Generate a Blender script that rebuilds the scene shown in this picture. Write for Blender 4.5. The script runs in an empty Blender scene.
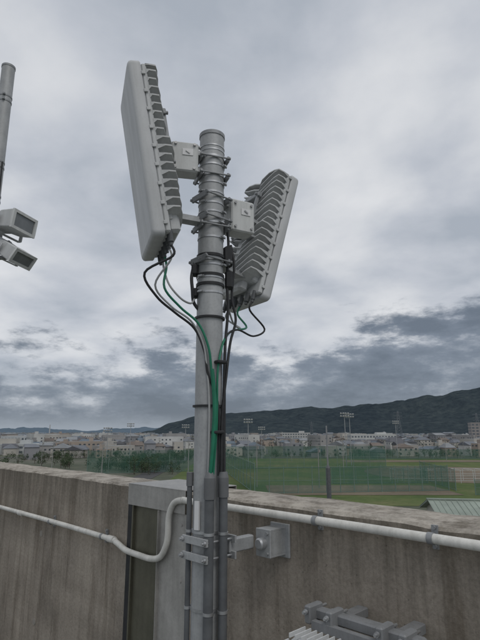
import bpy, bmesh, math, random
from mathutils import Vector, Matrix, noise
random.seed(7)
R=math.radians
CAMZ=1.486
GZ=-15.0
scene=bpy.context.scene
scene.view_settings.view_transform='Standard'
scene.view_settings.look='None'
scene.view_settings.exposure=0

# ---------------------------------------------------------------- materials
def nt(name):
    m=bpy.data.materials.new(name); m.use_nodes=True
    t=m.node_tree; b=t.nodes['Principled BSDF']
    return m,t,b
def ramp(t,fac,stops):
    r=t.nodes.new('ShaderNodeValToRGB')
    e=r.color_ramp.elements
    while len(e)<len(stops): e.new(0.5)
    for i,(p,c) in enumerate(stops):
        e[i].position=p
        e[i].color=(c[0],c[1],c[2],1) if not isinstance(c,(int,float)) else (c,c,c,1)
    t.links.new(fac,r.inputs[0]); return r.outputs[0]
def tex(t,scale,detail=4,rough=.55,vec=None,sc=None,kind='ShaderNodeTexNoise',coord='Object',dist=0):
    tc=t.nodes.new('ShaderNodeTexCoord')
    v=tc.outputs[coord]
    if sc:
        mp=t.nodes.new('ShaderNodeMapping'); mp.inputs['Scale'].default_value=sc
        t.links.new(v,mp.inputs[0]); v=mp.outputs[0]
    n=t.nodes.new(kind); n.inputs['Scale'].default_value=scale
    if kind=='ShaderNodeTexNoise':
        n.inputs['Detail'].default_value=detail; n.inputs['Roughness'].default_value=rough
        n.inputs['Distortion'].default_value=dist
    t.links.new(v,n.inputs['Vector']); return n.outputs[0]
def mix(t,fac,a,b,mode='MIX'):
    m=t.nodes.new('ShaderNodeMix'); m.data_type='RGBA'; m.blend_type=mode
    if isinstance(fac,(int,float)): m.inputs[0].default_value=fac
    else: t.links.new(fac,m.inputs[0])
    for i,x in ((6,a),(7,b)):
        if isinstance(x,tuple): m.inputs[i].default_value=(x[0],x[1],x[2],1)
        else: t.links.new(x,m.inputs[i])
    return m.outputs[2]
def bump(t,b,h,strength,dist=.01):
    n=t.nodes.new('ShaderNodeBump'); n.inputs['Strength'].default_value=strength; n.inputs['Distance'].default_value=dist
    t.links.new(h,n.inputs['Height']); t.links.new(n.outputs[0],b.inputs['Normal'])
def simple(name,col,rough=.6,metal=0,var=.15,scale=8,spec=.4,bmp=0,coord='Object'):
    m,t,b=nt(name)
    n=tex(t,scale,5,.6,coord=coord)
    lo=tuple(c*(1-var) for c in col); hi=tuple(min(1,c*(1+var)) for c in col)
    c=ramp(t,n,[(.3,lo),(.7,hi)])
    t.links.new(c,b.inputs['Base Color'])
    b.inputs['Roughness'].default_value=rough; b.inputs['Metallic'].default_value=metal
    b.inputs['Specular IOR Level'].default_value=spec
    if bmp: bump(t,b,n,bmp,.003)
    return m
def painted(name,col,rough=.55,grime=.35):
    m,t,b=nt(name)
    n=tex(t,5,6,.65); st=tex(t,26,5,.65,sc=(1,1,.10)); sp=tex(t,140,3,.7)
    c=ramp(t,n,[(.3,tuple(x*.92 for x in col)),(.7,tuple(x*1.06 for x in col))])
    c=mix(t,grime,c,ramp(t,st,[(.36,(.66,.655,.64)),(.58,(1.04,1.04,1.04))]),'MULTIPLY')
    c=mix(t,grime*.8,c,ramp(t,sp,[(.32,(.72,.71,.69)),(.45,(1,1,1))]),'MULTIPLY')
    t.links.new(c,b.inputs['Base Color']); t.links.new(ramp(t,st,[(.3,rough+.12),(.7,rough-.04)]),b.inputs['Roughness'])
    b.inputs['Specular IOR Level'].default_value=.38
    bump(t,b,sp,.06,.001); return m

def concrete(name,base,top=False):
    m,t,b=nt(name)
    big=tex(t,1.9,7,.7)
    c=ramp(t,big,[(.3,tuple(x*.68 for x in base)),(.5,base),(.70,tuple(x*1.22 for x in base))])
    streak=tex(t,9,6,.72,sc=(1,1,.08))
    s=ramp(t,streak,[(.36,(.50,.47,.43)),(.5,(.92,.91,.9)),(.66,(1.08,1.07,1.05))])
    c=mix(t,.8,c,s,'MULTIPLY')
    tc=t.nodes.new('ShaderNodeTexCoord'); sp=t.nodes.new('ShaderNodeSeparateXYZ'); t.links.new(tc.outputs['Object'],sp.inputs[0])
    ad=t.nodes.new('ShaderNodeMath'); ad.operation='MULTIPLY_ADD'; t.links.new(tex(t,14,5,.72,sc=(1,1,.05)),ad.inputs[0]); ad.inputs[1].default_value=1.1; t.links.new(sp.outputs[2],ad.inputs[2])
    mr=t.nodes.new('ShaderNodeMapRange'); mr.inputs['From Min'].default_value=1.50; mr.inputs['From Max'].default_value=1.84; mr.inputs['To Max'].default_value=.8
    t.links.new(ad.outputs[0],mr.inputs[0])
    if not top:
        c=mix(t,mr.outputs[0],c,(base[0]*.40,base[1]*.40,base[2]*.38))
    band=tex(t,2.2,3,.5,sc=(.15,.15,3))
    c=mix(t,.5,c,ramp(t,band,[(.35,(.8,.79,.78)),(.65,(1.08,1.08,1.08))]),'MULTIPLY')
    fine=tex(t,60,6,.75)
    f=ramp(t,fine,[(.3,(.62,.61,.60)),(.55,(1,1,1)),(.8,(1.18,1.18,1.18))])
    c=mix(t,.75,c,f,'MULTIPLY')
    pit=tex(t,30,2,kind='ShaderNodeTexVoronoi')
    p=ramp(t,pit,[(.05,(.35,.35,.35)),(.12,(1,1,1))])
    c=mix(t,.6,c,p,'MULTIPLY')
    if top:
        li=tex(t,9,7,.75); c=mix(t,.7,c,ramp(t,li,[(.40,(.46,.45,.42)),(.52,(1,1,1)),(.68,(1.15,1.14,1.12))]),'MULTIPLY')
    t.links.new(c,b.inputs['Base Color'])
    b.inputs['Roughness'].default_value=.93; b.inputs['Specular IOR Level'].default_value=.2
    mm=t.nodes.new('ShaderNodeMath'); mm.operation='ADD'; t.links.new(fine,mm.inputs[0]); t.links.new(big,mm.inputs[1])
    bump(t,b,mm.outputs[0],.6,.006)
    return m
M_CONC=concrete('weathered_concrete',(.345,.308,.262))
M_CONCTOP=concrete('coping_mortar',(.42,.39,.345),True)
M_DECK=simple('deck_waterproofing',(.20,.21,.20),.9,0,.25,3,bmp=.3)
def galv(name,col,metal=.35,rough=.55):
    m,t,b=nt(name)
    v=tex(t,90,kind='ShaderNodeTexVoronoi'); n=tex(t,6,7,.7); st=tex(t,30,5,.65,sc=(1,1,.12))
    c=ramp(t,n,[(.3,tuple(x*.76 for x in col)),(.7,tuple(x*1.14 for x in col))])
    c=mix(t,.35,c,ramp(t,v,[(0,(.8,.8,.8)),(.6,(1.1,1.1,1.1))]),'MULTIPLY')
    c=mix(t,.4,c,ramp(t,st,[(.35,(.70,.70,.68)),(.6,(1.05,1.05,1.05))]),'MULTIPLY')
    t.links.new(c,b.inputs['Base Color'])
    t.links.new(ramp(t,n,[(.3,rough-.08),(.7,rough+.14)]),b.inputs['Roughness'])
    b.inputs['Metallic'].default_value=metal
    bump(t,b,n,.1,.003)
    return m
M_GALV=galv('galvanised_steel',(.39,.40,.405),.3,.58)
M_GALVD=galv('dull_galvanised_steel',(.30,.31,.32),.4,.58)
M_BAND=galv('stainless_band',(.46,.47,.48),.7,.38)
M_STAIN=galv('stainless_sheet_dark',(.145,.14,.105),.5,.4)
M_COVER=galv('aluminium_cover',(.40,.39,.37),.35,.5)
M_RADOME=painted('radome_plastic',(.50,.51,.515),.5,.22)
M_CAST=painted('painted_cast_aluminium',(.51,.52,.52),.55,.35)
M_CASTD=simple('cast_recess_grey',(.20,.205,.21),.6,0,.1,9)
M_BLKT=painted('bracket_paint',(.58,.59,.58),.5,.35)
M_LABEL=simple('label_white',(.68,.68,.68),.5,0,.08)
M_BLACK=simple('black_rubber',(.022,.023,.025),.55,0,.3,20)
M_DGREY=simple('dark_grey_conduit',(.10,.106,.112),.55,0,.22,14)
M_GREEN=simple('green_cable',(.012,.16,.09),.45,0,.15,20)
M_GREYC=simple('grey_cable',(.34,.35,.35),.5,0,.1,20)
M_PVC=painted('pvc_conduit',(.66,.65,.61),.5,.5)
M_GLASS=simple('lamp_glass',(.10,.11,.115),.12,0,.1,5,spec=.6)
M_LENS=simple('floodlight_lens',(.17,.18,.185),.25,0,.15,12,spec=.6)
M_BOLT=galv('bolt_steel',(.38,.38,.38),.7,.4)
M_EQUIPD=painted('equipment_bracket_metal',(.20,.205,.21),.5,.5)

# ---------------------------------------------------------------- mesh builder
class MB:
    def __init__(s): s.v=[];s.f=[];s.m=[];s.sm=[]
    def add(s,vs,fs,mi=0,smooth=False):
        o=len(s.v); s.v+= [tuple(x) for x in vs]
        for f in fs: s.f.append([i+o for i in f]); s.m.append(mi); s.sm.append(smooth)
    def box(s,c,size,rot=None,mi=0,ch=0.0):
        hx,hy,hz=[x/2 for x in size]
        c=Vector(c)
        if ch<=0:
            vs=[Vector((x,y,z)) for x in(-hx,hx) for y in(-hy,hy) for z in(-hz,hz)]
            fs=[(0,1,3,2),(4,6,7,5),(0,4,5,1),(2,3,7,6),(0,2,6,4),(1,5,7,3)]
        else:
            ch=min(ch,hx*.49,hy*.49,hz*.49)
            def ring(x,y,z,k): return [Vector(p) for p in ((x-k,-y,z),(x,-y+k,z),(x,y-k,z),(x-k,y,z),(-x+k,y,z),(-x,y-k,z),(-x,-y+k,z),(-x+k,-y,z))]
            rs=[ring(hx-ch,hy-ch,-hz,ch*.6),ring(hx,hy,-hz+ch,ch),ring(hx,hy,hz-ch,ch),ring(hx-ch,hy-ch,hz,ch*.6)]
            vs=sum(rs,[]); fs=[tuple(range(7,-1,-1)),tuple(range(24,32))]
            for k in range(3):
                for i in range(8): j=(i+1)%8; fs.append((k*8+i,k*8+j,k*8+8+j,k*8+8+i))
        if rot: vs=[rot@v for v in vs]
        s.add([v+c for v in vs],fs,mi)
    def cyl(s,p0,p1,r0,r1=None,n=16,mi=0,caps=True,smooth=True):
        r1=r0 if r1 is None else r1
        p0=Vector(p0);p1=Vector(p1);d=(p1-p0).normalized()
        a=d.orthogonal().normalized(); b=d.cross(a)
        vs=[];fs=[]
        for p,r in((p0,r0),(p1,r1)):
            for i in range(n):
                t=2*math.pi*i/n; vs.append(p+a*r*math.cos(t)+b*r*math.sin(t))
        for i in range(n): j=(i+1)%n; fs.append((i,j,n+j,n+i))
        s.add(vs,fs,mi,smooth)
        if caps:
            s.add(vs[:n],[tuple(range(n-1,-1,-1))],mi); s.add(vs[n:],[tuple(range(n))],mi)
    def tube(s,pts,r,n=10,mi=0,sub=6):
        P=[Vector(p) for p in pts]
        Q=[]
        for i in range(len(P)-1):
            p0=P[max(i-1,0)];p1=P[i];p2=P[i+1];p3=P[min(i+2,len(P)-1)]
            for k in range(sub):
                t=k/sub
                Q.append(.5*((2*p1)+(p2-p0)*t+(2*p0-5*p1+4*p2-p3)*t*t+(3*p1-p0-3*p2+p3)*t**3))
        Q.append(P[-1])
        vs=[];fs=[];a=None
        for i,q in enumerate(Q):
            d=(Q[min(i+1,len(Q)-1)]-Q[max(i-1,0)]).normalized()
            a=(d.orthogonal() if a is None else a-d*a.dot(d)).normalized(); b=d.cross(a)
            for k in range(n):
                t=2*math.pi*k/n; vs.append(q+a*r*math.cos(t)+b*r*math.sin(t))
        for i in range(len(Q)-1):
            for k in range(n): j=(k+1)%n; fs.append((i*n+k,i*n+j,i*n+n+j,i*n+n+k))
        s.add(vs,fs,mi,True)
        s.add(vs[:n],[tuple(range(n-1,-1,-1))],mi); s.add(vs[-n:],[tuple(range(n))],mi)
    def obj(s,name,mats,parent=None,bevel=0,loc=None,rot=None):
        me=bpy.data.meshes.new(name); me.from_pydata(s.v,[],s.f)
        for m in (mats if isinstance(mats,(list,tuple)) else [mats]): me.materials.append(m)
        me.polygons.foreach_set('material_index',s.m); me.polygons.foreach_set('use_smooth',s.sm)
        me.update()
        bm=bmesh.new(); bm.from_mesh(me); bmesh.ops.recalc_face_normals(bm,faces=bm.faces); bm.to_mesh(me); bm.free()
        o=bpy.data.objects.new(name,me); scene.collection.objects.link(o)
        if parent: o.parent=parent
        if loc: o.location=loc
        if rot: o.rotation_euler=rot
        if bevel:
            b=o.modifiers.new('bevel','BEVEL'); b.width=bevel; b.segments=2; b.limit_method='ANGLE'
        return o
def empty(name,loc=(0,0,0),rot=(0,0,0),parent=None):
    e=bpy.data.objects.new(name,None); e.empty_display_size=.2; scene.collection.objects.link(e)
    e.location=loc; e.rotation_euler=rot
    if parent: e.parent=parent
    return e

# ---------------------------------------------------------------- wall frame
WO=(1.143,1.1195,0); WR=(0,0,R(-45.6)); TH=.294; WH=1.20
def wall_piece(b,x0,x1,seed=0):
    nx=max(2,int((x1-x0)/.05)); 
    prof=[(0,-.02),(0,.3),(0,.6),(0,.9),(0,WH-.010),(.010,WH),(TH*.35,WH+.004),(TH*.7,WH+.004),(TH-.012,WH),(TH,WH-.012),(TH,.6),(TH,-.02)]
    vs=[];fs=[];m=[]
    for i in range(nx+1):
        x=x0+(x1-x0)*i/nx
        for k,(y,z) in enumerate(prof):
            j=noise.noise(Vector((x*6,y*9+seed,z*3)))*.004+noise.noise(Vector((x*22,y*30,z*3)))*.003
            vs.append((x,y+(j if k in(4,5,8,9) else j*.3),z+(j if 4<=k<=9 else 0)))
    n=len(prof)
    for i in range(nx):
        for k in range(n-1): fs.append((i*n+k,(i+1)*n+k,(i+1)*n+k+1,i*n+k+1)); m.append(1 if 4<=k<=8 else 0)
    o=len(b.v); b.v+=vs
    for f,mm in zip(fs,m): b.f.append([q+o for q in f]); b.m.append(mm); b.sm.append(False)
    b.add([vs[k] for k in range(n)],[tuple(range(n))],0); b.add([vs[nx*n+k] for k in range(n)],[tuple(range(n))],0)

wallE=empty('parapet_wall',WO,WR)
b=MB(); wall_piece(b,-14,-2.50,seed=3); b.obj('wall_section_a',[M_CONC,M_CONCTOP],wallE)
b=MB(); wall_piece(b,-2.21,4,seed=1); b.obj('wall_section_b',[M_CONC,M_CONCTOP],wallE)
b=MB(); b.box((-2.355,TH/2+.03,.58),(.29,TH-.08,1.2)); b.obj('joint_core',M_DGREY,wallE)
b=MB()
for x in(-.60,-3.6,-5.2,.6,-.05):
    for z in(.80,.25):
        b.cyl((x,-.003,z),(x,.02,z),.020,n=20,mi=0)
b.obj('tie_hole_plugs',[simple('plug_mortar',(.27,.25,.22),.9)],wallE)

# expansion joint cover
jc=empty('expansion_joint_cover',WO,WR)
b=MB()
b.box((-2.235,TH/2,WH+.010),(.50,TH+.05,.004),ch=0)
b.box((-2.235,-.023,WH-.045),(.50,.003,.105))
b.box((-2.235,TH+.023,WH-.045),(.50,.003,.105))
b.box((-2.09,-.012,.54),(.215,.004,1.12))
b.box((-2.196,-.020,.54),(.004,.02,1.12))
b.box((-1.984,-.006,.54),(.004,.012,1.12))
for z in(.2,.5,.8,1.05):
    b.cyl((-2.02,-.012,z),(-2.02,-.018,z),.006,n=8)
b.obj('folded_cover',M_COVER,jc)
b=MB(); b.box((-2.325,-.004,.54),(.225,.004,1.14)); b.box((-2.44,-.006,.54),(.012,.03,1.14)); b.obj('recessed_sheet',M_STAIN,jc)
b=MB(); b.box((-2.473,-.002,.56),(.05,.02,1.2)); b.obj('sealant',M_BLACK,jc)

# PVC conduit
cd=empty('wall_conduit',WO,WR)
b=MB(); zr=CAMZ-.318; zl=CAMZ-.58; yo=-.035
b.tube([(2.2,yo,zr),(1,yo,zr+.002),(0,yo,zr-.002),(-1,yo,zr+.001),(-1.9,yo,zr),(-1.98,yo,zr),(-2.055,yo,zr-.018),(-2.095,yo,zr-.08),(-2.10,yo,zr-.17),(-2.115,yo,zr-.225),(-2.16,yo,zr-.28),(-2.24,yo,zr-.30),(-2.35,yo,zr-.300),(-2.47,yo,zr-.295),(-2.57,yo,zl-.008),(-2.66,yo,zl),(-3.4,yo,zl+.004),(-5,yo,zl),(-7,yo,zl+.01),(-13.5,yo,zl)],.0150,n=14)
for x,z in((-2.62,zl),(-3.9,zl),(-1.86,zr),(.35,zr),(-5.8,zl)):
    b.cyl((x-.03,yo,z),(x+.03,yo,z),.0185,n=16)
b.obj('pvc_pipe',M_PVC,cd)
b=MB()
for x,z in((-2.72,zl),(-3.4,zl),(-4.6,zl),(-6,zl),(-1.2,zr),(-.76,zr),(.9,zr)):
    b.cyl((x-.009,yo,z),(x+.009,yo,z),.0178,n=14)
    b.box((x,-.004,z),(.02,.008,.07)); b.cyl((x,-.008,z+.028),(x,-.014,z+.028),.006,n=8); b.cyl((x,-.008,z-.028),(x,-.014,z-.028),.006,n=8)
b.obj('saddle_clips',M_GALVD,cd)

bl=empty('rooftop_building',WO,WR)
b=MB(); b.box((-4,-7.0+.13,GZ/2-.02),(28,14.3,-GZ)); b.obj('body',M_CONC,bl)
b=MB(); b.box((-4,-7.0,-.008),(26,13.9,.02)); b.obj('deck',M_DECK,bl)

# ---------------------------------------------------------------- main pole
PX,PY=-.125,2.0; PR=.054
pole=empty('antenna_mast',(PX,PY,0))
b=MB(); PT=CAMZ+1.29
b.cyl((0,0,.01),(0,0,PT),PR,n=48)
b.obj('steel_tube',M_GALV,pole)
b=MB(); b.cyl((0,0,PT-.010),(0,0,PT+.006),PR+.003,n=40); b.cyl((0,0,PT+.006),(0,0,PT+.014),PR+.001,PR-.02,n=40); b.obj('top_cap',M_GALVD,pole)
b=MB()
b.box((0,0,.012),(.28,.28,.022),Matrix.Rotation(R(-45.6),3,'Z'))
for i in range(4):
    a=R(i*90); b.cyl((.16*math.cos(a),.16*math.sin(a),.02),(.16*math.cos(a),.16*math.sin(a),.06),.01,n=8)
b.obj('base_plate',M_GALVD,pole)
def band(b,z,h=.016,r=PR+.003,lug=None):
    b.cyl((0,0,z-h/2),(0,0,z+h/2),r,n=40)
    if lug is not None:
        a=R(lug); d=Vector((math.cos(a),math.sin(a),0)); q=d*(r+.006)
        rot=Matrix.Rotation(a,3,'Z')
        b.box((q.x,q.y,z),(.014,.018,h*.9),rot); 
        p=Vector((-d.y,d.x,0))*.016
        b.cyl((q.x-p.x,q.y-p.y,z),(q.x+p.x,q.y+p.y,z),.0032,n=8)
b=MB()
for z in(1.225,1.205): band(b,CAMZ+z,.006,PR+.002,200)
for z,l in((1.175,235),(1.135,-20),(1.085,235),(1.05,-20),(1.005,230),(.955,240),(.915,-25),(.865,-40),(.80,-30),(.70,240),(.68,-20),(.625,235),(.56,235)):
    band(b,CAMZ+z,.008,PR+.0025,l)
b.obj('band_clamps',M_BAND,pole)
b=MB()
for z in(.455,.10): band(b,CAMZ+z,.008,PR+.009)
for z in(.635,.595,.72): band(b,CAMZ+z,.012,PR+.005)
b.obj('cable_ties',M_BLACK,pole)
def yoke(b,z,ang):
    a=R(ang); rot=Matrix.Rotation(a,3,'Z'); d=Vector((math.cos(a),math.sin(a),0)); p=Vector((-d.y,d.x,0))
    for s in(1,-1):
        q=d*(s*(PR+.006)); b.box((q.x,q.y,z),(.010,.112,.028),rot,ch=.003)
    for s in(1,-1):
        q=p*(s*.0585); b.cyl((q-d*.068)+Vector((0,0,z)),(q+d*.068)+Vector((0,0,z)),.0038,n=8)
        for e in(-.064,.064): b.cyl((q+d*(e-.0035))+Vector((0,0,z)),(q+d*(e+.0035))+Vector((0,0,z)),.007,n=6)

# ---------------------------------------------------------------- antennas
def make_antenna(name,cx,cy,cz,yaw,tilt,H=.78,W=.32,DF=.08):
    root=empty(name,(cx,cy,cz))
    RM=Matrix.Rotation(R(yaw),3,'Z')@Matrix.Rotation(R(tilt),3,'Y')
    root.rotation_euler=RM.to_euler()
    b=MB(); n=40
    def rr(w,h,r):
        pts=[]
        for qx,qy,a0 in((1,1,0),(-1,1,90),(-1,-1,180),(1,-1,270)):
            for k in range(n//4):
                a=R(a0+90*k/(n//4-1)); pts.append((qx*(w/2-r)+r*math.cos(a),qy*(h/2-r)+r*math.sin(a)))
        return pts
    layers=[(.022,.003,.022),(.018,0,.022),(-.014,0,.022),(-.021,.0025,.021),(-.026,.008,.02),(-.0285,.016,.02)]
    vs=[];N=None
    for x,ins,r in layers:
        pts=rr(W-ins*2,H-ins*2,r); N=len(pts)
        vs+=[(x,p[0],p[1]) for p in pts]
    fs=[]
    for L in range(len(layers)-1):
        for i in range(N): j=(i+1)%N; fs.append((L*N+i,L*N+j,(L+1)*N+j,(L+1)*N+i))
    b.add(vs,fs,0,True); b.add(vs[-N:],[tuple(range(N))],0,False); b.add(vs[:N],[tuple(range(N))],0,False)
    b.obj('radome',M_RADOME,root)
    b=MB()
    b.box((.034,0,0),(.022,W-.010,H-.03),ch=.006)
    b.box((.055,0,.01),(.03,W-.07,H-.12),ch=.01)
    z=-H/2+.05
    while z<H/2-.03:
        for s in(1,-1): b.box((.028,s*(W/2-.001),z),(.016,.006,.014),ch=.002)
        z+=.078
    b.obj('chassis',M_CAST,root)
    b=MB(); z=-H/2+.055
    rn=random.Random(3)
    while z<H/2-.03:
        D=DF+(.018 if z<-.02 else 0); D+=rn.uniform(-.004,.004)
        for s in(-1,1):
            yo_=W/2-.004
            pts=[(.04,0,0),(D-.012,0,0),(D,.03,.006),(D+.002,yo_*.55,.022),(D-.002,yo_*.82,.044),(D-.012,yo_*.97,.060),(D-.040,yo_*1.0,.060),(.04,yo_*.99,.046)]
            lim=max(0,H/2-.02-z)
            pts=[(x,y,min(w,lim)) for x,y,w in pts]
            P=[Vector((x,s*y,z+w)) for x,y,w in pts]
            m=len(P); t=.0030
            vs=[p+Vector((0,0,-t)) for p in P]+[p+Vector((0,0,t)) for p in P]
            base=[Vector((.04,p.y,p.z-t)) for p in P]+[Vector((.04,p.y,p.z+t)) for p in P]
            allv=vs+base; fs=[]
            for j in range(m-1):
                fs.append((j,j+1,2*m+j+1,2*m+j)); fs.append((m+j,m+j+1,3*m+j+1,3*m+j)); fs.append((j,j+1,m+j+1,m+j))
            fs.append((m-1,2*m-1,4*m-1,3*m-1))
            b.add(allv,fs,0)
        z+=.036
    b.obj('cooling_fins',M_CAST,root)
    b=MB()
    b.box((DF*.75,-.02,-H/2+.075),(.05,.20,.10),ch=.012)
    b.box((DF*.80,.0,.0),(.04,.10,.34),ch=.01)
    b.obj('rear_cover',M_CAST,root)
    b=MB(); xr=DF+.018
    for s in(-.06,.06): b.box((xr,s,.10),(.014,.012,.20)); 
    for zc in(.20,-.02): b.box((xr-.004,.0,zc),(.024,.15,.026),ch=.003)
    for s in(-.06,.06):
        for zc in(.20,-.02): b.cyl((xr+.006,s,zc),(xr+.018,s,zc),.008,n=6)
    b.obj('mount_rail',M_GALVD,root)
    b=MB()
    ys=(-.12,-.08,-.035,.02,.07,.12)
    for i,y in enumerate(ys):
        b.cyl((.045,y,-H/2+.03),(.045,y,-H/2-.014),.010 if i%2 else .012,n=12)
        b.cyl((.045,y,-H/2-.014),(.045,y,-H/2-.028),.007,n=10)
    b.obj('connectors',M_DGREY,root)
    O=Vector((cx,cy,cz))
    def conn(i):
        p=O+RM@Vector((.045,ys[i],-H/2-.026)); q=O+RM@Vector((.045,ys[i],-H/2-.070))
        return [tuple(p),tuple(q)]
    return conn
LC=make_antenna('panel_antenna',-.404,1.85,CAMZ+1.07,18,-10,.735,.32,.092)
RC=make_antenna('panel_antenna',.113,2.38,CAMZ+.93,180+34,-16.5,.705,.32,.112)

def bracket(name,blockc,bs,yaw,ends):
    root=empty(name)
    b=MB(); rot=Matrix.Rotation(R(yaw),3,'Z')
    b.box(blockc,bs,rot,ch=.006)
    b.obj('tilt_head',M_BLKT,root)
    b=MB(); c=Vector(blockc)
    off=rot@Vector((0,-bs[1]/2-.002,0))
    b.box(c+off+rot@Vector((.012,0,.02)),(.045,.002,.03),rot)
    b.obj('maker_plate',M_LABEL,root)
    b=MB(); off2=rot@Vector((0,-bs[1]/2-.006,0))
    b.box(c+off2+rot@Vector((.012,-.0,.02)),(.02,.002,.006),rot@Matrix.Rotation(R(35),3,'Y'))
    for u_,v_ in((-.04,.055),(.04,.055),(-.04,-.055),(.04,-.055)):
        q=c+rot@Vector((u_,-bs[1]/2,v_)); q2=c+rot@Vector((u_,-bs[1]/2-.008,v_)); b.cyl(q,q2,.006,n=6)
    b.obj('bolts',M_BOLT,root)
    b=MB()
    for p,q,w in ends:
        p=Vector(p);q=Vector(q); d=(q-p); L=d.length; m=(p+q)/2
        rt=d.to_track_quat('X','Z').to_matrix()
        b.box(m,(L,w,.010),rt); b.box(m+Vector((0,0,.016)),(L,.008,.024),rt)
    b.obj('arms',M_GALV,root)
bracket('tilt_bracket',(-.240,1.93,CAMZ+1.135),(.115,.075,.135),12,[((-.35,1.88,CAMZ+1.16),(-.125,1.99,CAMZ+1.175),.05),((-.35,1.88,CAMZ+1.10),(-.125,1.99,CAMZ+1.09),.05),((-.30,1.90,CAMZ+.86),(-.125,1.98,CAMZ+.86),.05)])
bracket('tilt_bracket',(-.005,2.09,CAMZ+.935),(.115,.085,.15),28,[((.09,2.26,CAMZ+.97),(-.125,2.0,CAMZ+.99),.05),((.09,2.26,CAMZ+.9),(-.125,2.0,CAMZ+.885),.05),((.03,2.26,CAMZ+.70),(-.125,2.0,CAMZ+.70),.05)])
b=MB()
for z,a in((1.165,200),(1.085,200),(.985,40),(.885,40),(.85,205),(.70,40)): yoke(b,CAMZ+z,a)
b.obj('clamp_yokes',M_GALVD,pole)

# ---------------------------------------------------------------- cables
cb=empty('antenna_cables')
C=CAMZ
def L3(x,y,z): return (x,y,C+z)
b=MB()
b.tube(LC(3)+[L3(-.295,1.87,.55),L3(-.235,1.90,.48),L3(-.165,1.925,.42),L3(-.125,1.930,.33),L3(-.112,1.934,.24),L3(-.100,1.930,.10),L3(-.104,1.928,-.02),L3(-.112,1.924,-.16)],.0048)
b.tube(RC(3)+[L3(.03,2.24,.47),L3(-.03,2.12,.43),L3(-.063,2.0,.37),L3(-.086,1.945,.25),L3(-.088,1.938,.10),L3(-.09,1.934,.0),L3(-.10,1.926,-.16)],.0046)
b.tube([L3(-.108,1.934,.24),L3(-.097,1.930,.14),L3(-.094,1.924,.06),L3(-.098,1.921,-.02),L3(-.104,1.918,-.09),L3(-.110,1.918,-.16)],.0068)
b.obj('green_earth_cables',M_GREEN,cb)
b=MB()
b.tube(LC(0)+[L3(-.355,1.77,.58),L3(-.315,1.81,.50),L3(-.25,1.87,.45),L3(-.180,1.93,.40),L3(-.140,1.94,.31),L3(-.125,1.938,.22),L3(-.085,1.95,.1),L3(-.08,1.95,-.16)],.0048)
b.tube(RC(5)+[L3(.115,2.28,.47),L3(.06,2.22,.425),L3(-.01,2.10,.43),L3(-.055,2.03,.39),L3(-.062,1.985,.3),L3(-.066,1.975,.1),L3(-.066,1.955,-.16)],.0044)
b.tube([L3(-.055,2.03,.86),L3(-.05,2.03,.78),L3(-.055,2.02,.62),L3(-.050,2.02,.5),L3(-.06,2.0,.35),L3(-.062,1.99,.2),L3(-.06,1.955,-.16)],.006)
b.tube([L3(-.04,2.06,.80),L3(-.025,2.05,.70),L3(-.035,2.04,.56),L3(-.018,2.04,.46),L3(-.04,2.02,.36),L3(-.055,1.99,.22),L3(-.07,1.96,.05),L3(-.07,1.945,-.16)],.0055)
b.tube([L3(-.19,1.99,.70),L3(-.20,1.97,.63),L3(-.195,1.96,.57),L3(-.19,1.97,.52),L3(-.17,1.98,.49)],.007)
b.obj('black_feeder_cables',M_BLACK,cb)
b=MB()
b.tube(LC(1)+[L3(-.325,1.83,.55),L3(-.27,1.88,.48),L3(-.195,1.925,.43),L3(-.148,1.936,.35),L3(-.130,1.938,.25),L3(-.118,1.938,.1),L3(-.118,1.928,-.16)],.0040)
b.tube(LC(4)+[L3(-.28,1.90,.57),L3(-.235,1.92,.52),L3(-.20,1.955,.51),L3(-.185,1.96,.53)],.0042)
b.tube(RC(1)+[L3(.0,2.30,.48),L3(-.03,2.15,.47),L3(-.06,2.03,.55)],.0042)
b.obj('grey_fibre_cables',M_GREYC,cb)
b=MB()
b.box(L3(-.052,2.03,.735),(.04,.05,.09),ch=.012); b.box(L3(-.047,2.03,.63),(.034,.045,.08),ch=.012); b.box(L3(-.188,1.985,.66),(.028,.045,.05),ch=.01); b.box(L3(-.185,1.985,.56),(.026,.04,.04),ch=.01)
for z in(.27,.0): b.box(L3(-.076 if z>.1 else -.086,1.952 if z>.1 else 1.938,z),(.045,.034,.012),Matrix.Rotation(R(35),3,'Z'),ch=.005)
b.obj('taped_joints',M_BLACK,cb)

pc=empty('pole_conduits'); AX,AY=-.112,1.924; BX,BY=-.062,1.947
b=MB()
b.cyl((-.192,1.995,.02),(-.192,1.995,C-.165),.0100,n=18)
b.cyl((AX,AY,.02),(AX,AY,C-.17),.0175,n=20)
b.cyl((BX,BY,.02),(BX,BY,C-.17),.0165,n=20)
b.obj('conduit_pipes',M_DGREY,pc)
b=MB()
b.cyl((AX,AY,C-.24),(AX,AY,C-.165),.0210,n=20); b.cyl((AX,AY,C-.165),(AX,AY,C-.145),.0210,.012,n=20)
b.cyl((BX,BY,C-.235),(BX,BY,C-.165),.0200,n=20); b.cyl((BX,BY,C-.165),(BX,BY,C-.145),.0200,.014,n=20)
b.cyl((-.192,1.995,C-.2),(-.192,1.995,C-.15),.013,n=20); 
b.obj('conduit_caps',simple('cap_grey',(.13,.135,.14),.55),pc)
b=MB()
for z in(-.36,-.62,-.9): 
    b.cyl((PX,PY,C+z-.005),(PX,PY,C+z+.005),PR+.004,n=40)
    b.cyl((AX,AY,C+z-.005),(AX,AY,C+z+.005),.0197,n=20)
    b.cyl((BX,BY,C+z-.005),(BX,BY,C+z+.005),.0187,n=20)
    b.cyl((-.192,1.995,C+z-.005),(-.192,1.995,C+z+.005),.0118,n=20)
b.obj('conduit_bands',M_BAND,pc)
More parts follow.
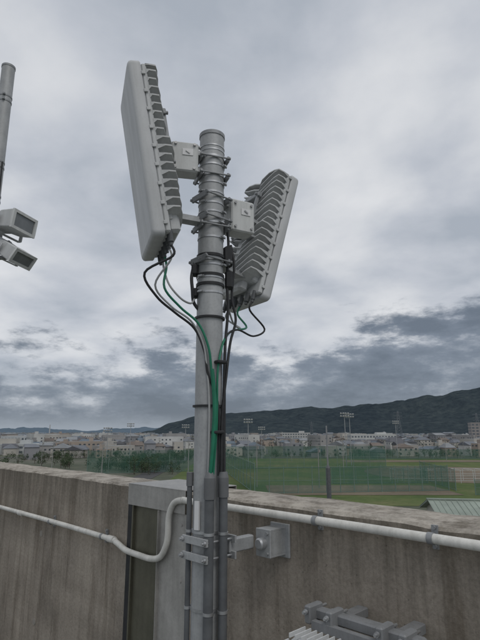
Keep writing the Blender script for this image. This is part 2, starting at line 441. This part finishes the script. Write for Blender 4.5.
b=MB(); b.box((-.158,1.950,C-.30),(.022,.008,.10),Matrix.Rotation(R(-38),3,'Z')); b.obj('id_tag',M_LABEL,pc)

# ---------------------------------------------------------------- wall bracket
wb=empty('mast_wall_bracket',WO,WR)
b=MB(); zc=C-.415; xb=-1.405
b.box((xb+.005,-.005,zc),(.100,.010,.125),ch=.003)
b.box((xb,-.050,zc+.046),(.070,.085,.008)); b.box((xb,-.050,zc-.046),(.070,.085,.008)); b.box((xb+.031,-.050,zc),(.008,.085,.084))
b.box((xb,-.097,zc),(.076,.008,.102),ch=.002)
b.box((-1.462,-.170,zc),(.030,.13,.05),ch=.004)
b.box((-1.495,-.226,zc+.028),(.14,.009,.026)); b.box((-1.495,-.226,zc-.028),(.14,.009,.026))
b.box((-1.508,-.354,zc+.028),(.14,.009,.026)); b.box((-1.508,-.354,zc-.028),(.14,.009,.026))
b.obj('bracket_plates',M_GALV,wb,bevel=.0015)
b=MB()
b.cyl((xb+.002,-.101,zc),(xb+.002,-.125,zc),.021,n=24); b.cyl((xb+.002,-.125,zc),(xb+.002,-.131,zc),.021,.016,n=24)
for x in(-1.445,-1.572): 
    for z in(-.028,.028): b.cyl((x,-.215,zc+z),(x,-.376,zc+z),.0045,n=8); b.cyl((x,-.360,zc+z),(x,-.368,zc+z),.009,n=6)
for z in(-.036,.036): b.cyl((xb+.024,-.101,zc+z),(xb+.024,-.108,zc+z),.006,n=6)
b.obj('bracket_bolts',M_BAND,wb)

# ---------------------------------------------------------------- radio unit (bottom right)
ru=empty('remote_radio_unit',WO,WR)
ux,uy=-.93,-.30; zt=C-.586
b=MB()
b.box((ux,uy,zt-.21),(.30,.10,.40),ch=.012)
for i in range(19):
    x=ux-.145+i*.29/18; b.box((x,uy-.075,zt-.205),(.004,.06,.39))
for i in range(14):
    x=ux-.14+i*.28/13; b.box((x,uy-.01,zt+.000),(.004,.075,.012))
b.obj('finned_housing',M_CAST,ru)
b=MB()
b.box((ux+.02,uy+.10,zt+.028),(.38,.035,.030),ch=.004)
for x in(-.15,-.07,.10,.17): b.box((ux+x,uy+.085,zt+.030),(.024,.07,.052),ch=.004)
b.box((ux-.02,uy+.055,zt+.008),(.22,.02,.024)); b.box((ux+.1,uy+.19,zt-.0),(.04,.20,.03),ch=.003); b.box((ux-.1,uy+.19,zt-.0),(.04,.20,.03),ch=.003)
b.box((ux+.02,uy+.14,zt+.022),(.30,.03,.02),ch=.003)
b.obj('mount_clamps',M_EQUIPD,ru)
b=MB()
for x in(-.15,-.07,.10,.17):
    b.cyl((ux+x,uy+.03,zt+.040),(ux+x,uy+.15,zt+.040),.0045,n=8); b.cyl((ux+x,uy+.038,zt+.040),(ux+x,uy+.046,zt+.040),.008,n=6)
b.obj('clamp_bolts',M_BAND,ru)

# ---------------------------------------------------------------- left lamp pole
lp=empty('floodlight_pole',(-2.13,3.96,0))
b=MB(); LT=C+3.27
b.cyl((0,0,0),(0,0,LT),.057,n=36); b.obj('steel_tube',M_GALV,lp)
b=MB(); b.cyl((0,0,LT-.01),(0,0,LT+.01),.060,n=30)
for z in(2.95,2.90,2.3,2.25,1.98,1.93,1.62,1.56): b.cyl((0,0,C+z),(0,0,C+z+.014),.0605,n=30); b.box((.02,-.062,C+z+.007),(.02,.02,.014))
b.obj('bands',M_GALVD,lp)
b=MB(); b.tube([(.06,-.03,C+2.3),(.064,-.03,C+1.9),(.064,-.03,C+1.6),(.064,-.03,.1)],.007); b.obj('lamp_cable',M_BLACK,lp)
def flood(name,loc,yaw,tilt,w=.26,h=.19,d=.22):
    r=empty(name,loc); r.rotation_euler=(Matrix.Rotation(R(yaw),3,'Z')@Matrix.Rotation(R(tilt),3,'Y')).to_euler()
    b=MB()
    f=[(d/2,-w/2,-h/2),(d/2,w/2,-h/2),(d/2,w/2,h/2),(d/2,-w/2,h/2)]
    m=[(.0,-w*.46,-h*.46),(.0,w*.46,-h*.46),(.0,w*.46,h*.46),(.0,-w*.46,h*.46)]
    k=[(-d/2,-w*.28,-h*.26),(-d/2,w*.28,-h*.26),(-d/2,w*.28,h*.28),(-d/2,-w*.28,h*.28)]
    fs=[(0,1,2,3),(8,9,10,11)]
    for L in(0,4):
        for i in range(4): fs.append((L+i,L+(i+1)%4,L+4+(i+1)%4,L+4+i))
    b.add(f+m+k,fs); b.obj('housing',M_CAST,r,bevel=.008)
    b=MB()
    for y,z,sy,sz in((0,h/2-.010,w,.022),(0,-h/2+.010,w,.022),(w/2-.012,0,.026,h-.042),(-w/2+.012,0,.026,h-.042)): b.box((d/2+.008,y,z),(.018,sy,sz))
    b.obj('bezel',M_BLKT,r)
    b=MB(); b.box((d/2+.004,0,0),(.006,w-.040,h-.040)); b.obj('lens',M_LENS,r)
    b=MB()
    for i in range(6): b.box((-d*.28,-w*.22+i*w*.44/5,0),(d*.4,.006,h*.86))
    b.box((0,-w/2-.012,0),(.03,.008,.06)); b.box((0,w/2+.012,0),(.03,.008,.06)); b.box((-.02,0,-h/2-.03),(.03,w+.03,.008)); 
    for s in(1,-1): b.box((-.01,s*(w/2+.012),-h/4-.01),(.03,.008,h/2+.04))
    b.obj('yoke',M_CAST,r)
    return r
flood('floodlight',(-1.835,3.72,C+1.63),-18,8,w=.26,h=.15,d=.25)
flood('floodlight',(-1.815,3.74,C+1.40),-14,34,w=.25,h=.12,d=.25)
b=MB(); b.box((.14,-.12,C+1.51),(.22,.05,.03)); b.box((.16,-.13,C+1.50),(.03,.03,.28)); b.box((.20,-.16,C+1.37),(.14,.05,.02)); b.box((.20,-.16,C+1.63),(.14,.05,.02)); b.obj('lamp_arm',M_CASTD,lp)

# ================================================================ LANDSCAPE
def hz(col,f,h=(.20,.235,.27)): return tuple(c*(1-f)+q*f for c,q in zip(col,h))  # blends aerial haze into a surface colour
m,t,bs=nt('terrain_ground')
n=tex(t,.012,8,.65); n2=tex(t,.08,5,.6)
c=ramp(t,n,[(.35,(.050,.065,.038)),(.5,(.08,.09,.062)),(.65,(.14,.135,.12))])
c=mix(t,.6,c,ramp(t,n2,[(.35,(.5,.55,.45)),(.65,(1.2,1.15,1.1))]),'MULTIPLY')
t.links.new(c,bs.inputs['Base Color']); bs.inputs['Roughness'].default_value=1; M_GROUND=m
b=MB(); b.add([(-16000,-9000,GZ),(16000,-9000,GZ),(16000,22000,GZ),(-16000,22000,GZ)],[(0,1,2,3)]); b.obj('ground',M_GROUND)
def fieldmat(name,a,b_,c_):
    m,t,bs=nt(name); n=tex(t,.035,7,.7); n2=tex(t,.5,5,.7)
    c=ramp(t,n,[(.34,a),(.5,b_),(.66,c_)]); c=mix(t,.5,c,ramp(t,n2,[(.3,(.7,.7,.7)),(.7,(1.2,1.2,1.2))]),'MULTIPLY')
    t.links.new(c,bs.inputs['Base Color']); bs.inputs['Roughness'].default_value=1; bs.inputs['Specular IOR Level'].default_value=.1; return m
M_GRASS=fieldmat('field_grass',(.062,.098,.036),(.098,.13,.050),(.15,.15,.075))
M_DIRT=fieldmat('infield_dirt',(.14,.12,.09),(.18,.15,.115),(.21,.18,.135))
M_ROAD=simple('asphalt',(.06,.06,.062),.9,0,.2,.3)
b=MB()
def patch(b,x0,y0,x1,y1,z,mi=0): b.add([(x0,y0,GZ+z),(x1,y0,GZ+z),(x1,y1,GZ+z),(x0,y1,GZ+z)],[(0,1,2,3)],mi)
patch(b,-25,120,190,330,.06); b.obj('grass_field',M_GRASS)
b=MB()
seg=[(88+36*math.cos(R(a)),212+42*math.sin(R(a)),GZ+.12) for a in range(0,360,10)]
b.add(seg,[tuple(range(36))]); patch(b,8,140,60,165,.12); patch(b,60,290,170,310,.12); b.obj('dirt_infield',M_DIRT)
b=MB(); patch(b,-300,104,300,112,.08); patch(b,-40,112,-32,600,.09); patch(b,-300,336,400,342,.08); b.obj('road',M_ROAD)
b=MB()
for x in range(-290,290,8): patch(b,x,107.9,x+4,108.1,.1)
b.obj('road_markings',simple('road_paint',(.7,.7,.68),.8))

# hills
def interp(x,pts):
    if x<=pts[0][0]: return pts[0][1]
    for (a,p),(c_,q) in zip(pts,pts[1:]):
        if x<=c_: u=(x-a)/(c_-a); u=u*u*(3-2*u); return p+(q-p)*u
    return pts[-1][1]
prof=[(-11.5,0),(-10,.004),(-7.5,.020),(-5,.032),(-1,.040),(3,.044),(8,.047),(12,.050),(15,.055),(18,.060),(21,.068),(24,.076),(28,.088),(35,.10),(50,.08),(70,.05)]
def hill(name,prof,rb,rt,mat,amp,a0,a1,step=.12,rows=26):
    vs=[];fs=[];na=int((a1-a0)/step)
    for i in range(na+1):
        az=a0+i*step; h=interp(az,prof)*rt
        for j in range(rows+1):
            u=j/rows; r=rb+(rt-rb)*min(1,u*1.0)
            x=r*math.sin(R(az)); y=r*math.cos(R(az))
            nz=noise.fractal(Vector((x/420,y/420,3)),1.0,2.1,5)
            n3=noise.noise(Vector((x/60,y/60,1)))
            z=h*(u**1.3)*(1+.16*nz*(1-u*.55))+ (amp*nz*u*(.35 if u>.9 else 1.0)+n3*amp*.14)*min(1,h/60)
            vs.append((x,y,GZ-3+z+ (15 if u>0 else 0)*u))
        r=rt*1.15; x=r*math.sin(R(az)); y=r*math.cos(R(az)); vs.append((x,y,GZ-3+h*.6))
    n_=rows+2
    for i in range(na):
        for j in range(n_-1): fs.append((i*n_+j,(i+1)*n_+j,(i+1)*n_+j+1,i*n_+j+1))
    b=MB(); b.add(vs,fs,0,True); return b.obj(name,mat)
m,t,bs=nt('forested_hillside')
n=tex(t,.02,10,.75); n2=tex(t,.0022,5,.6)
c=ramp(t,n,[(.32,(.030,.041,.050)),(.5,(.050,.065,.075)),(.68,(.074,.092,.096))])  # bluish forest tones with aerial haze painted in
c=mix(t,.6,c,ramp(t,n2,[(.35,(.7,.75,.83)),(.65,(1.2,1.2,1.15))]),'MULTIPLY')
t.links.new(c,bs.inputs['Base Color']); bs.inputs['Roughness'].default_value=1; bs.inputs['Specular IOR Level'].default_value=0
bump(t,bs,n,1,14)
hill('hills',prof,2700,4000,m,40,-11.5,60)
m2=simple('far_hills',(.11,.15,.19),1,0,.1,.002,spec=0)  # pale blue is distance haze put into the base colour
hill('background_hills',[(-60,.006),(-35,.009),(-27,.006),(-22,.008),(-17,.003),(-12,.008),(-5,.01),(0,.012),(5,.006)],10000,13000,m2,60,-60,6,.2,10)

# town
cols=[(.54,.54,.52),(.40,.38,.345),(.31,.30,.29),(.47,.445,.40),(.25,.25,.26),(.35,.29,.24)]
roofs=[(.09,.09,.10),(.14,.11,.09),(.15,.16,.18),(.10,.13,.16),(.22,.23,.24)]
def town(name,count,dmin,dmax,a0,a1,hf,seed,win,big=.1,pw=.85):
    rnd=random.Random(seed); b=MB()
    for _ in range(count):
        d=dmin+(dmax-dmin)*rnd.random()**pw; az=R(rnd.uniform(a0,a1))
        x=d*math.sin(az); y=d*math.cos(az)
        if -30<x<200 and y<345: continue
        if abs(x+36)<14: continue
        if noise.noise(Vector((x/90,y/140,seed)))<-.22: continue
        w=rnd.uniform(6,13); l=rnd.uniform(7,14); h=rnd.choice((3.5,5,5.5,6,6.5,7.5,9))
        flat=rnd.random()<.3
        if rnd.random()<big: w=rnd.uniform(14,34); l=rnd.uniform(10,20); h=rnd.uniform(6,15); flat=rnd.random()<.8
        th=R(rnd.choice((0,90))+rnd.gauss(18,12)); rot=Matrix.Rotation(th,3,'Z')
        ci=rnd.choice((0,1,2,3,4,5)); ri=6+rnd.randrange(5)
        def T(p): v=rot@Vector(p); return (v.x+x,v.y+y,v.z+GZ)
        hw,hl=w/2,l/2
        b.add([T(p) for p in((-hw,-hl,0),(hw,-hl,0),(hw,hl,0),(-hw,hl,0),(-hw,-hl,h),(hw,-hl,h),(hw,hl,h),(-hw,hl,h))],[(0,1,5,4),(1,2,6,5),(2,3,7,6),(3,0,4,7)],ci)
        if flat:
            b.add([T(p) for p in((-hw,-hl,h),(hw,-hl,h),(hw,hl,h),(-hw,hl,h))],[(0,1,2,3)],10)
            if rnd.random()<.5:
                c=rot@Vector((rnd.uniform(-hw*.5,hw*.5),0,0)); b.box((c.x+x,c.y+y,GZ+h+1.2),(3,3,2.4),rot,mi=ci)
        else:
            rh=rnd.uniform(1.8,3); o=.5
            b.add([T(p) for p in((-hw-o,-hl-o,h-.1),(hw+o,-hl-o,h-.1),(hw+o,hl+o,h-.1),(-hw-o,hl+o,h-.1),(-hw+ (2 if rnd.random()<.5 else -o),0,h+rh),(hw-(2 if rnd.random()<.5 else -o),0,h+rh))],[(0,1,5,4),(2,3,4,5),(1,2,5),(3,0,4)],ri)
        if win:
            fl=max(2,int(h/3))
            for k in range(fl):
                zc=1.6+k*2.9
                if zc>h-.8: break
                for sgn in(-1,1):
                    nw=max(2,int(w/3))
                    for q in range(nw):
                        if rnd.random()<.3: continue
                        s_=rnd.uniform(.5,.9)
                        xc=-hw+(q+.5)*w/nw; yy=sgn*(hl+.05)
                        b.add([T(p) for p in((xc-s_,yy,zc-.5),(xc+s_,yy,zc-.5),(xc+s_,yy,zc+.55),(xc-s_,yy,zc+.55))],[(0,1,2,3)],11)
                    nw=max(1,int(l/4))
                    for q in range(nw):
                        if rnd.random()<.35: continue
                        yc=-hl+(q+.5)*l/nw; xx=sgn*(hw+.05)
                        b.add([T(p) for p in((xx,yc-.7,zc-.6),(xx,yc+.7,zc-.6),(xx,yc+.7,zc+.6),(xx,yc-.7,zc+.6))],[(0,1,2,3)],11)
    mats=[simple(name+'_wall%d'%i,hz(c,hf),.9,0,.2,.05) for i,c in enumerate(cols)]+[simple(name+'_roof%d'%i,hz(c,hf),.8,0,.2,.1) for i,c in enumerate(roofs)]+[simple(name+'_window',hz((.05,.06,.07),hf),.3)]  # wall, roof and window colours carry painted distance haze
    b.obj(name,mats)
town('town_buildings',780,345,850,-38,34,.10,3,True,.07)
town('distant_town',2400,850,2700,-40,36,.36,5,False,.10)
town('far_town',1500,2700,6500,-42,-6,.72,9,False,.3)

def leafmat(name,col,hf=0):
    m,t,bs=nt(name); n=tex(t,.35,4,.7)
    c=ramp(t,n,[(.3,hz(tuple(x*.5 for x in col),hf)),(.55,hz(col,hf)),(.75,hz(tuple(x*1.5 for x in col),hf))])  # leaf tones with painted haze mixed in
    t.links.new(c,bs.inputs['Base Color']); bs.inputs['Roughness'].default_value=.9; bs.inputs['Specular IOR Level'].default_value=.15
    return m
M_TRUNK=simple('bark',(.09,.075,.06),1)
def tree(b,x,y,h,rnd,leaves=260,ls=1.0,wide=.42):
    cr=h*wide; b.cyl((x,y,GZ),(x+rnd.uniform(-.3,.3),y,GZ+h*.5),h*.03,h*.012,n=5,mi=1,caps=False)
    cl=[]
    for k in range(8):
        a=rnd.uniform(0,6.28); r=cr*rnd.uniform(.2,.9); cz=GZ+h*rnd.uniform(.22,.85)
        c=Vector((x+r*math.cos(a),y+r*math.sin(a),cz)); cl.append((c,cr*rnd.uniform(.35,.6)))
        b.cyl((x,y,GZ+h*.2),c,h*.01,h*.003,n=4,mi=1,caps=False)
    for k in range(leaves):
        c,rr=rnd.choice(cl); d=Vector((rnd.gauss(0,1),rnd.gauss(0,1),rnd.gauss(0,1))).normalized()*rr*rnd.uniform(.45,1.05)
        p=c+d; s=rnd.uniform(.16,.38)*h/8*ls
        u_=Vector((rnd.gauss(0,1),rnd.gauss(0,1),rnd.gauss(0,1))).normalized(); v_=u_.orthogonal().normalized()
        b.add([p-u_*s,p+v_*s*.8,p+u_*s,p-v_*s*.8],[(0,1,2,3)],0)
rnd=random.Random(11); b=MB()
grp=[(rnd.uniform(-36,-2),rnd.uniform(250,400)) for _ in range(34)]
for a_,d_ in grp:
    for _ in range(rnd.randint(3,9)):
        az=R(a_+rnd.gauss(0,1.3)); d=d_+rnd.gauss(0,9); tree(b,d*math.sin(az),d*math.cos(az),rnd.uniform(3.5,7),rnd,180)
for _ in range(80):
    tree(b,rnd.uniform(-28,190),rnd.choice((334,350,356))+rnd.uniform(-2,2),rnd.uniform(3.5,7),rnd,170)
for _ in range(34):
    tree(b,rnd.uniform(-52,-26)-rnd.choice((0,4,9)),rnd.uniform(205,250),rnd.uniform(4.5,8),rnd,420,.8,.5)
b.obj('tree_belt',[leafmat('foliage',(.045,.07,.03),.05),M_TRUNK])
b=MB()
for _ in range(520):
    az=R(rnd.uniform(-38,36)); d=rnd.uniform(420,1800); x=d*math.sin(az); y=d*math.cos(az)
    if -30<x<200 and y<345: continue
    tree(b,x,y,rnd.uniform(6,11),rnd,50,1.6)
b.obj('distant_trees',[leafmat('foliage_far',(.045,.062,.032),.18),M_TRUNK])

# net fences
def netmat(name,col,al):
    m,t,bs=nt(name); bs.inputs['Base Color'].default_value=(*col,1); bs.inputs['Roughness'].default_value=.9
    tr=t.nodes.new('ShaderNodeBsdfTransparent'); mx=t.nodes.new('ShaderNodeMixShader')
    n=tex(t,.25,4,.6); r=ramp(t,n,[(.3,al-.12),(.7,al+.12)])
    t.links.new(r,mx.inputs[0]); t.links.new(tr.outputs[0],mx.inputs[1]); t.links.new(bs.outputs[0],mx.inputs[2])
    t.links.new(mx.outputs[0],t.nodes['Material Output'].inputs[0]); return m
M_NET=netmat('green_net',(.04,.125,.095),.44)
M_NPOST=simple('net_post',(.15,.22,.19),.6,0,.1,.5)
M_LPOST=simple('light_post',(.34,.35,.36),.6,0,.1,.5)
def netfence(name,p0,p1,h,step,rad=.13,mat=M_NPOST):
    r=empty(name); p0=Vector((*p0,GZ));p1=Vector((*p1,GZ)); L=(p1-p0).length; n=max(1,round(L/step))
    b=MB()
    for i in range(n+1):
        p=p0.lerp(p1,i/n); b.cyl(p,p+Vector((0,0,h+.4)),rad,rad*.7,n=6)
    for z in(h,h*.5,.3): b.cyl(p0+Vector((0,0,z)),p1+Vector((0,0,z)),.05,n=5)
    b.obj('posts',mat,r)
    b=MB(); b.add([p0,p1,p1+Vector((0,0,h)),p0+Vector((0,0,h))],[(0,1,2,3)]); b.obj('net',M_NET,r)
netfence('net_fence',(4,142),(60,150),7,4)
netfence('net_fence',(4,142),(-8,235),8,8)
netfence('net_fence',(-10,236),(70,248),10,8)
netfence('net_fence',(62,150),(66,190),6,7)
netfence('net_fence',(-62,210),(-14,225),9,8)
netfence('net_fence',(68,320),(190,322),6,9)
netfence('net_fence',(63,140),(100,138),4,4)
netfence('net_fence',(30,170),(62,172),5,4)
r=empty('field_shelter_frame'); b=MB()
for i in range(12):
    x=52+i*4.2
    for y in(172,180): b.cyl((x,y,GZ),(x,y,GZ+4.2),.09,n=6)
    b.cyl((x,172,GZ+4.2),(x,180,GZ+4.2),.07,n=6)
for y in(172,180):
    for z in(4.2,2.4,.9): b.cyl((52,y,GZ+z),(98.2,y,GZ+z),.06,n=6)
b.obj('frame',simple('white_frame_paint',(.52,.54,.53),.6),r)
def light_tower(x,y,h,heads=2,col=M_LPOST,w=.24):
    r=empty('stadium_light'); b=MB(); b.cyl((x,y,GZ),(x,y,GZ+h),w,w*.5,n=8)
    for k in range(heads): b.box((x,y-.2,GZ+h-.6-k*1.3),(4.2,.25,.18))
    b.obj('mast',col,r); b=MB()
    for k in range(heads):
        for i in range(4): b.box((x-1.8+i*1.2,y-.45,GZ+h-.5-k*1.3),(.8,.45,.7),Matrix.Rotation(R(25),3,'X'),ch=.1)
    b.obj('lamps',simple('lamp_head',(.40,.41,.41),.5),r)
for x,y,h in((51.5,250,26),(56.5,262,26),(4,250,23),(-66,255,19),(-66.5,310,22),(-32,300,21),(104,340,24),(14,330,20)): light_tower(x,y,h)
def upole(x,y,h,rad=.16):
    r=empty('utility_pole'); b=MB(); b.cyl((x,y,GZ),(x,y,GZ+h),rad,rad*.6,n=8)
    b.box((x,y,GZ+h-.5),(1.8,.12,.12)); b.box((x,y,GZ+h-1.3),(1.4,.12,.12)); b.cyl((x+.4,y,GZ+h-2.6),(x+.4,y,GZ+h-1.7),.25,n=8)
    b.obj('post',simple('concrete_post',(.27,.27,.26),.9),r)
for x,y,h in((-48,180,13),(-20,200,14),(5.2,160,14),(24,158,13),(40,200,14),(-80,220,13),(-100,260,13),(-130,300,13),(92,190,12),(120,300,13),(150,345,12),(-52,330,13),(-10,290,13),(30,300,14)): upole(x,y,h)
r=empty('weather_instrument_pole'); b=MB(); px,py=3.42,20.0
b.cyl((px,py,-8),(px-.03,py,C+.25),.045,.03,n=10); b.obj('tube',M_GALVD,r)
b=MB(); b.cyl((px,py,-8),(px-.02,py,C-1.35),.11,.085,n=12); b.cyl((px-.02,py,C-1.35),(px-.02,py,C-1.25),.085,.045,n=12); b.obj('dark_sleeve',M_DGREY,r)
b=MB(); b.box((px,py,-11.5),(5,5,7)); b.obj('stair_house_base',M_CONC,r)
def pylon(x,y,z0,h):
    r=empty('transmission_pylon'); b=MB(); w=h*.11
    for sx in(-1,1):
        for sy in(-1,1): b.cyl((x+sx*w,y+sy*w,z0),(x+sx*w*.15,y+sy*w*.15,z0+h),h*.008,n=4)
    for k in range(9):
        u=k/9; u2=(k+1)/9; a=w*(1-.85*u); a2=w*(1-.85*u2)
        b.cyl((x-a,y-a,z0+h*u),(x+a2,y-a2,z0+h*u2),h*.005,n=4); b.cyl((x+a,y-a,z0+h*u),(x-a2,y-a2,z0+h*u2),h*.005,n=4)
    for q in(.72,.83,.94): b.cyl((x-h*.16,y,z0+h*q),(x+h*.16,y,z0+h*q),h*.008,n=4)
    b.obj('lattice',simple('pylon_steel',(.16,.18,.20),.8),r)
for az,d,h in((17.3,1500,74),(25.0,1500,66),(8.0,1900,55)): pylon(d*math.sin(R(az)),d*math.cos(R(az)),GZ,h)
r=empty('chimney'); b=MB(); b.cyl((-560,1500,GZ),(-560,1500,GZ+38),2.0,1.4,n=12); b.obj('stack',simple('stack_paint',(.45,.46,.47)),r)

hs=empty('gable_house',(31,60,GZ),(0,0,R(-8)))
b=MB(); b.box((0,0,3.75),(17,8.6,7.5)); b.add([(-8.5,-4.3,7.5),(-8.5,4.3,7.5),(-8.5,0,8.6),(8.5,-4.3,7.5),(8.5,4.3,7.5),(8.5,0,8.6)],[(0,1,2),(3,4,5)])
b.obj('walls',simple('house_wall',(.46,.45,.41),.9,0,.12,.5),hs)
b=MB()
for s in(-1,1):
    b.add([(-9.2,s*5.1,7.35),(9.2,s*5.1,7.35),(9.2,0,8.85),(-9.2,0,8.85),(-9.2,s*5.1,7.23),(9.2,s*5.1,7.23),(9.2,0,8.72),(-9.2,0,8.72)],[(0,1,2,3),(4,5,6,7),(0,1,5,4),(0,3,7,4),(1,2,6,5)])
    for i in range(30):
        x=-9.2+i*18.4/29; b.add([(x-.03,s*5.1,7.36),(x+.03,s*5.1,7.36),(x+.03,0,8.88),(x-.03,0,8.88),(x-.03,s*5.1,7.40),(x+.03,s*5.1,7.40),(x+.03,0,8.91),(x-.03,0,8.91)],[(4,5,6,7),(0,4,7,3),(1,5,6,2)])
b.box((0,0,8.9),(18.6,.5,.14))
b.obj('roof',simple('pale_green_metal_roof',(.25,.29,.25),.6,0,.2,.4),hs)
b=MB()
for x in(-6,-2.5,1,4.5): b.box((x,-4.33,6.1),(1.8,.08,1.1)); b.box((x,-4.33,3),(1.8,.08,1.1))
b.obj('windows',M_GLASS,hs)
b=MB(); b.cyl((-9.1,-5.15,7.25),(9.1,-5.15,7.25),.09,n=8); b.obj('gutter',M_LABEL,hs)

def block(name,x,y,w,l,h,col,rows,yaw=0):
    e=empty(name,(x,y,GZ),(0,0,R(yaw))); b=MB(); b.box((0,0,h/2),(w,l,h)); b.box((0,0,h+.4),(w+.3,l+.3,.8)); b.box((w*.2,0,h+2),(w*.2,l*.5,2.6))
    b.obj('walls',simple(name+'_wall',col,.9,0,.08,.1),e)
    b=MB(); fh=h/rows
    for k in range(rows):
        n=int(w/4)
        for i in range(n): b.box((-w/2+(i+.5)*w/n,-l/2-.04,fh*(k+.5)),(w/n*.6,.12,fh*.45))
        n=int(l/4)
        for i in range(n): b.box((-w/2-.04,-l/2+(i+.5)*l/n,fh*(k+.5)),(.12,l/n*.5,fh*.4)); b.box((w/2+.04,-l/2+(i+.5)*l/n,fh*(k+.5)),(.12,l/n*.5,fh*.4))
    b.obj('windows',simple(name+'_glass',(.12,.14,.16),.3),e)
block('apartment_block',272,560,36,20,26,(.30,.28,.27),8,-15)
block('school_building',170,660,60,16,13,(.50,.51,.50),3,6)
block('warehouse',-175,400,40,22,7,(.44,.46,.46),2,14)
block('factory_building',-260,660,80,40,11,(.47,.49,.50),2,8)
block('office_building',90,820,44,18,15,(.46,.46,.45),4,-6)
block('clinic_building',-75,470,26,14,8,(.46,.45,.43),2,12)

# ================================================================ WORLD
w=bpy.data.worlds.new('World'); scene.world=w; w.use_nodes=True; t=w.node_tree
for n_ in list(t.nodes): t.nodes.remove(n_)
SUN_EL,SUN_AZ=52,150
out=t.nodes.new('ShaderNodeOutputWorld'); bg=t.nodes.new('ShaderNodeBackground'); bgc=t.nodes.new('ShaderNodeBackground'); mxs=t.nodes.new('ShaderNodeMixShader')
sky=t.nodes.new('ShaderNodeTexSky'); sky.sky_type='NISHITA'; sky.sun_disc=False; sky.sun_elevation=R(SUN_EL); sky.sun_rotation=R(SUN_AZ)
t.links.new(sky.outputs[0],bg.inputs[0]); bg.inputs[1].default_value=.10
tc=t.nodes.new('ShaderNodeTexCoord'); sp=t.nodes.new('ShaderNodeSeparateXYZ'); t.links.new(tc.outputs['Generated'],sp.inputs[0])
def M(op,a,b_=None,c_=None,clamp=False):
    n=t.nodes.new('ShaderNodeMath'); n.operation=op; n.use_clamp=clamp
    for i,x in enumerate((a,b_,c_)):
        if x is None: continue
        if isinstance(x,(int,float)): n.inputs[i].default_value=x
        else: t.links.new(x,n.inputs[i])
    return n.outputs[0]
zc_=M('MAXIMUM',sp.outputs[2],0.0)
def proj(k):
    den=M('ADD',zc_,k); cmb=t.nodes.new('ShaderNodeCombineXYZ'); t.links.new(M('DIVIDE',sp.outputs[0],den),cmb.inputs[0]); t.links.new(M('DIVIDE',sp.outputs[1],den),cmb.inputs[1]); return cmb.outputs[0]
P1=proj(.22)
def wn(vec,scale,detail,rough,dist,loc=(0,0,0),sc=(1,1,1),rz=0):
    mp=t.nodes.new('ShaderNodeMapping'); mp.inputs['Location'].default_value=loc; mp.inputs['Scale'].default_value=sc; mp.inputs['Rotation'].default_value=(0,0,rz)
    t.links.new(vec,mp.inputs[0]); n=t.nodes.new('ShaderNodeTexNoise'); n.inputs['Scale'].default_value=scale; n.inputs['Detail'].default_value=detail; n.inputs['Roughness'].default_value=rough; n.inputs['Distortion'].default_value=dist
    t.links.new(mp.outputs[0],n.inputs['Vector']); return n.outputs[0]
hiN=wn(P1,2.0,7,.5,.15,(3.1,1.2,0),(1,1.0,1),R(25))
hi2=wn(P1,.8,3,.5,0,(7,3,0))
loN=wn(tc.outputs['Generated'],4.2,10,.6,.0,(1.5,.3,.2),(1,1,3.0))
lo2=wn(tc.outputs['Generated'],13,8,.62,.0,(4,2,1),(1,1,2.4))
hs_=M('ADD',M('MULTIPLY',hiN,.65),M('MULTIPLY',hi2,.35))
hic=ramp(t,hs_,[(.37,(.40,.44,.50)),(.46,(.53,.56,.615)),(.54,(.655,.675,.71)),(.64,(.77,.78,.80))])
ls=M('ADD',M('MULTIPLY',loN,.66),M('MULTIPLY',lo2,.34))
loc_=ramp(t,ls,[(.40,(.150,.180,.225)),(.50,(.205,.24,.295)),(.56,(.31,.345,.40)),(.62,(.52,.55,.60))])
el=M('ADD',sp.outputs[2],M('MULTIPLY',M('SUBTRACT',ls,.5),.60))
el=M('ADD',el,M('MULTIPLY',sp.outputs[0],-.10))
mr=t.nodes.new('ShaderNodeMapRange'); mr.interpolation_type='SMOOTHSTEP'; mr.inputs['From Min'].default_value=.135; mr.inputs['From Max'].default_value=.205; t.links.new(el,mr.inputs[0])
cc=mix(t,mr.outputs[0],loc_,hic)
mh=t.nodes.new('ShaderNodeMapRange'); mh.interpolation_type='SMOOTHSTEP'; mh.inputs['From Min'].default_value=-.005; mh.inputs['From Max'].default_value=.04; mh.inputs['To Min'].default_value=.75; mh.inputs['To Max'].default_value=0; t.links.new(sp.outputs[2],mh.inputs[0])
cc=mix(t,mh.outputs[0],cc,(.38,.43,.49))
t.links.new(cc,bgc.inputs[0]); bgc.inputs[1].default_value=1.0
mxs.inputs[0].default_value=.95
t.links.new(bg.outputs[0],mxs.inputs[1]); t.links.new(bgc.outputs[0],mxs.inputs[2]); t.links.new(mxs.outputs[0],out.inputs[0])

sd=bpy.data.lights.new('sun','SUN'); sd.energy=.9; sd.angle=R(25); sd.color=(1,.96,.9)
so=bpy.data.objects.new('sun',sd); scene.collection.objects.link(so)
d=Vector((math.sin(R(SUN_AZ))*math.cos(R(SUN_EL)),math.cos(R(SUN_AZ))*math.cos(R(SUN_EL)),math.sin(R(SUN_EL))))
so.rotation_euler=d.to_track_quat('Z','Y').to_euler(); so.location=(0,0,30)

cam=bpy.data.cameras.new('camera'); co=bpy.data.objects.new('camera',cam); scene.collection.objects.link(co)
cam.sensor_fit='VERTICAL'; cam.sensor_height=36; cam.sensor_width=27; cam.lens=28.0
cam.clip_start=.05; cam.clip_end=40000
co.location=(0,0,CAMZ); co.rotation_euler=(R(90+12.7),0,0)
scene.camera=co
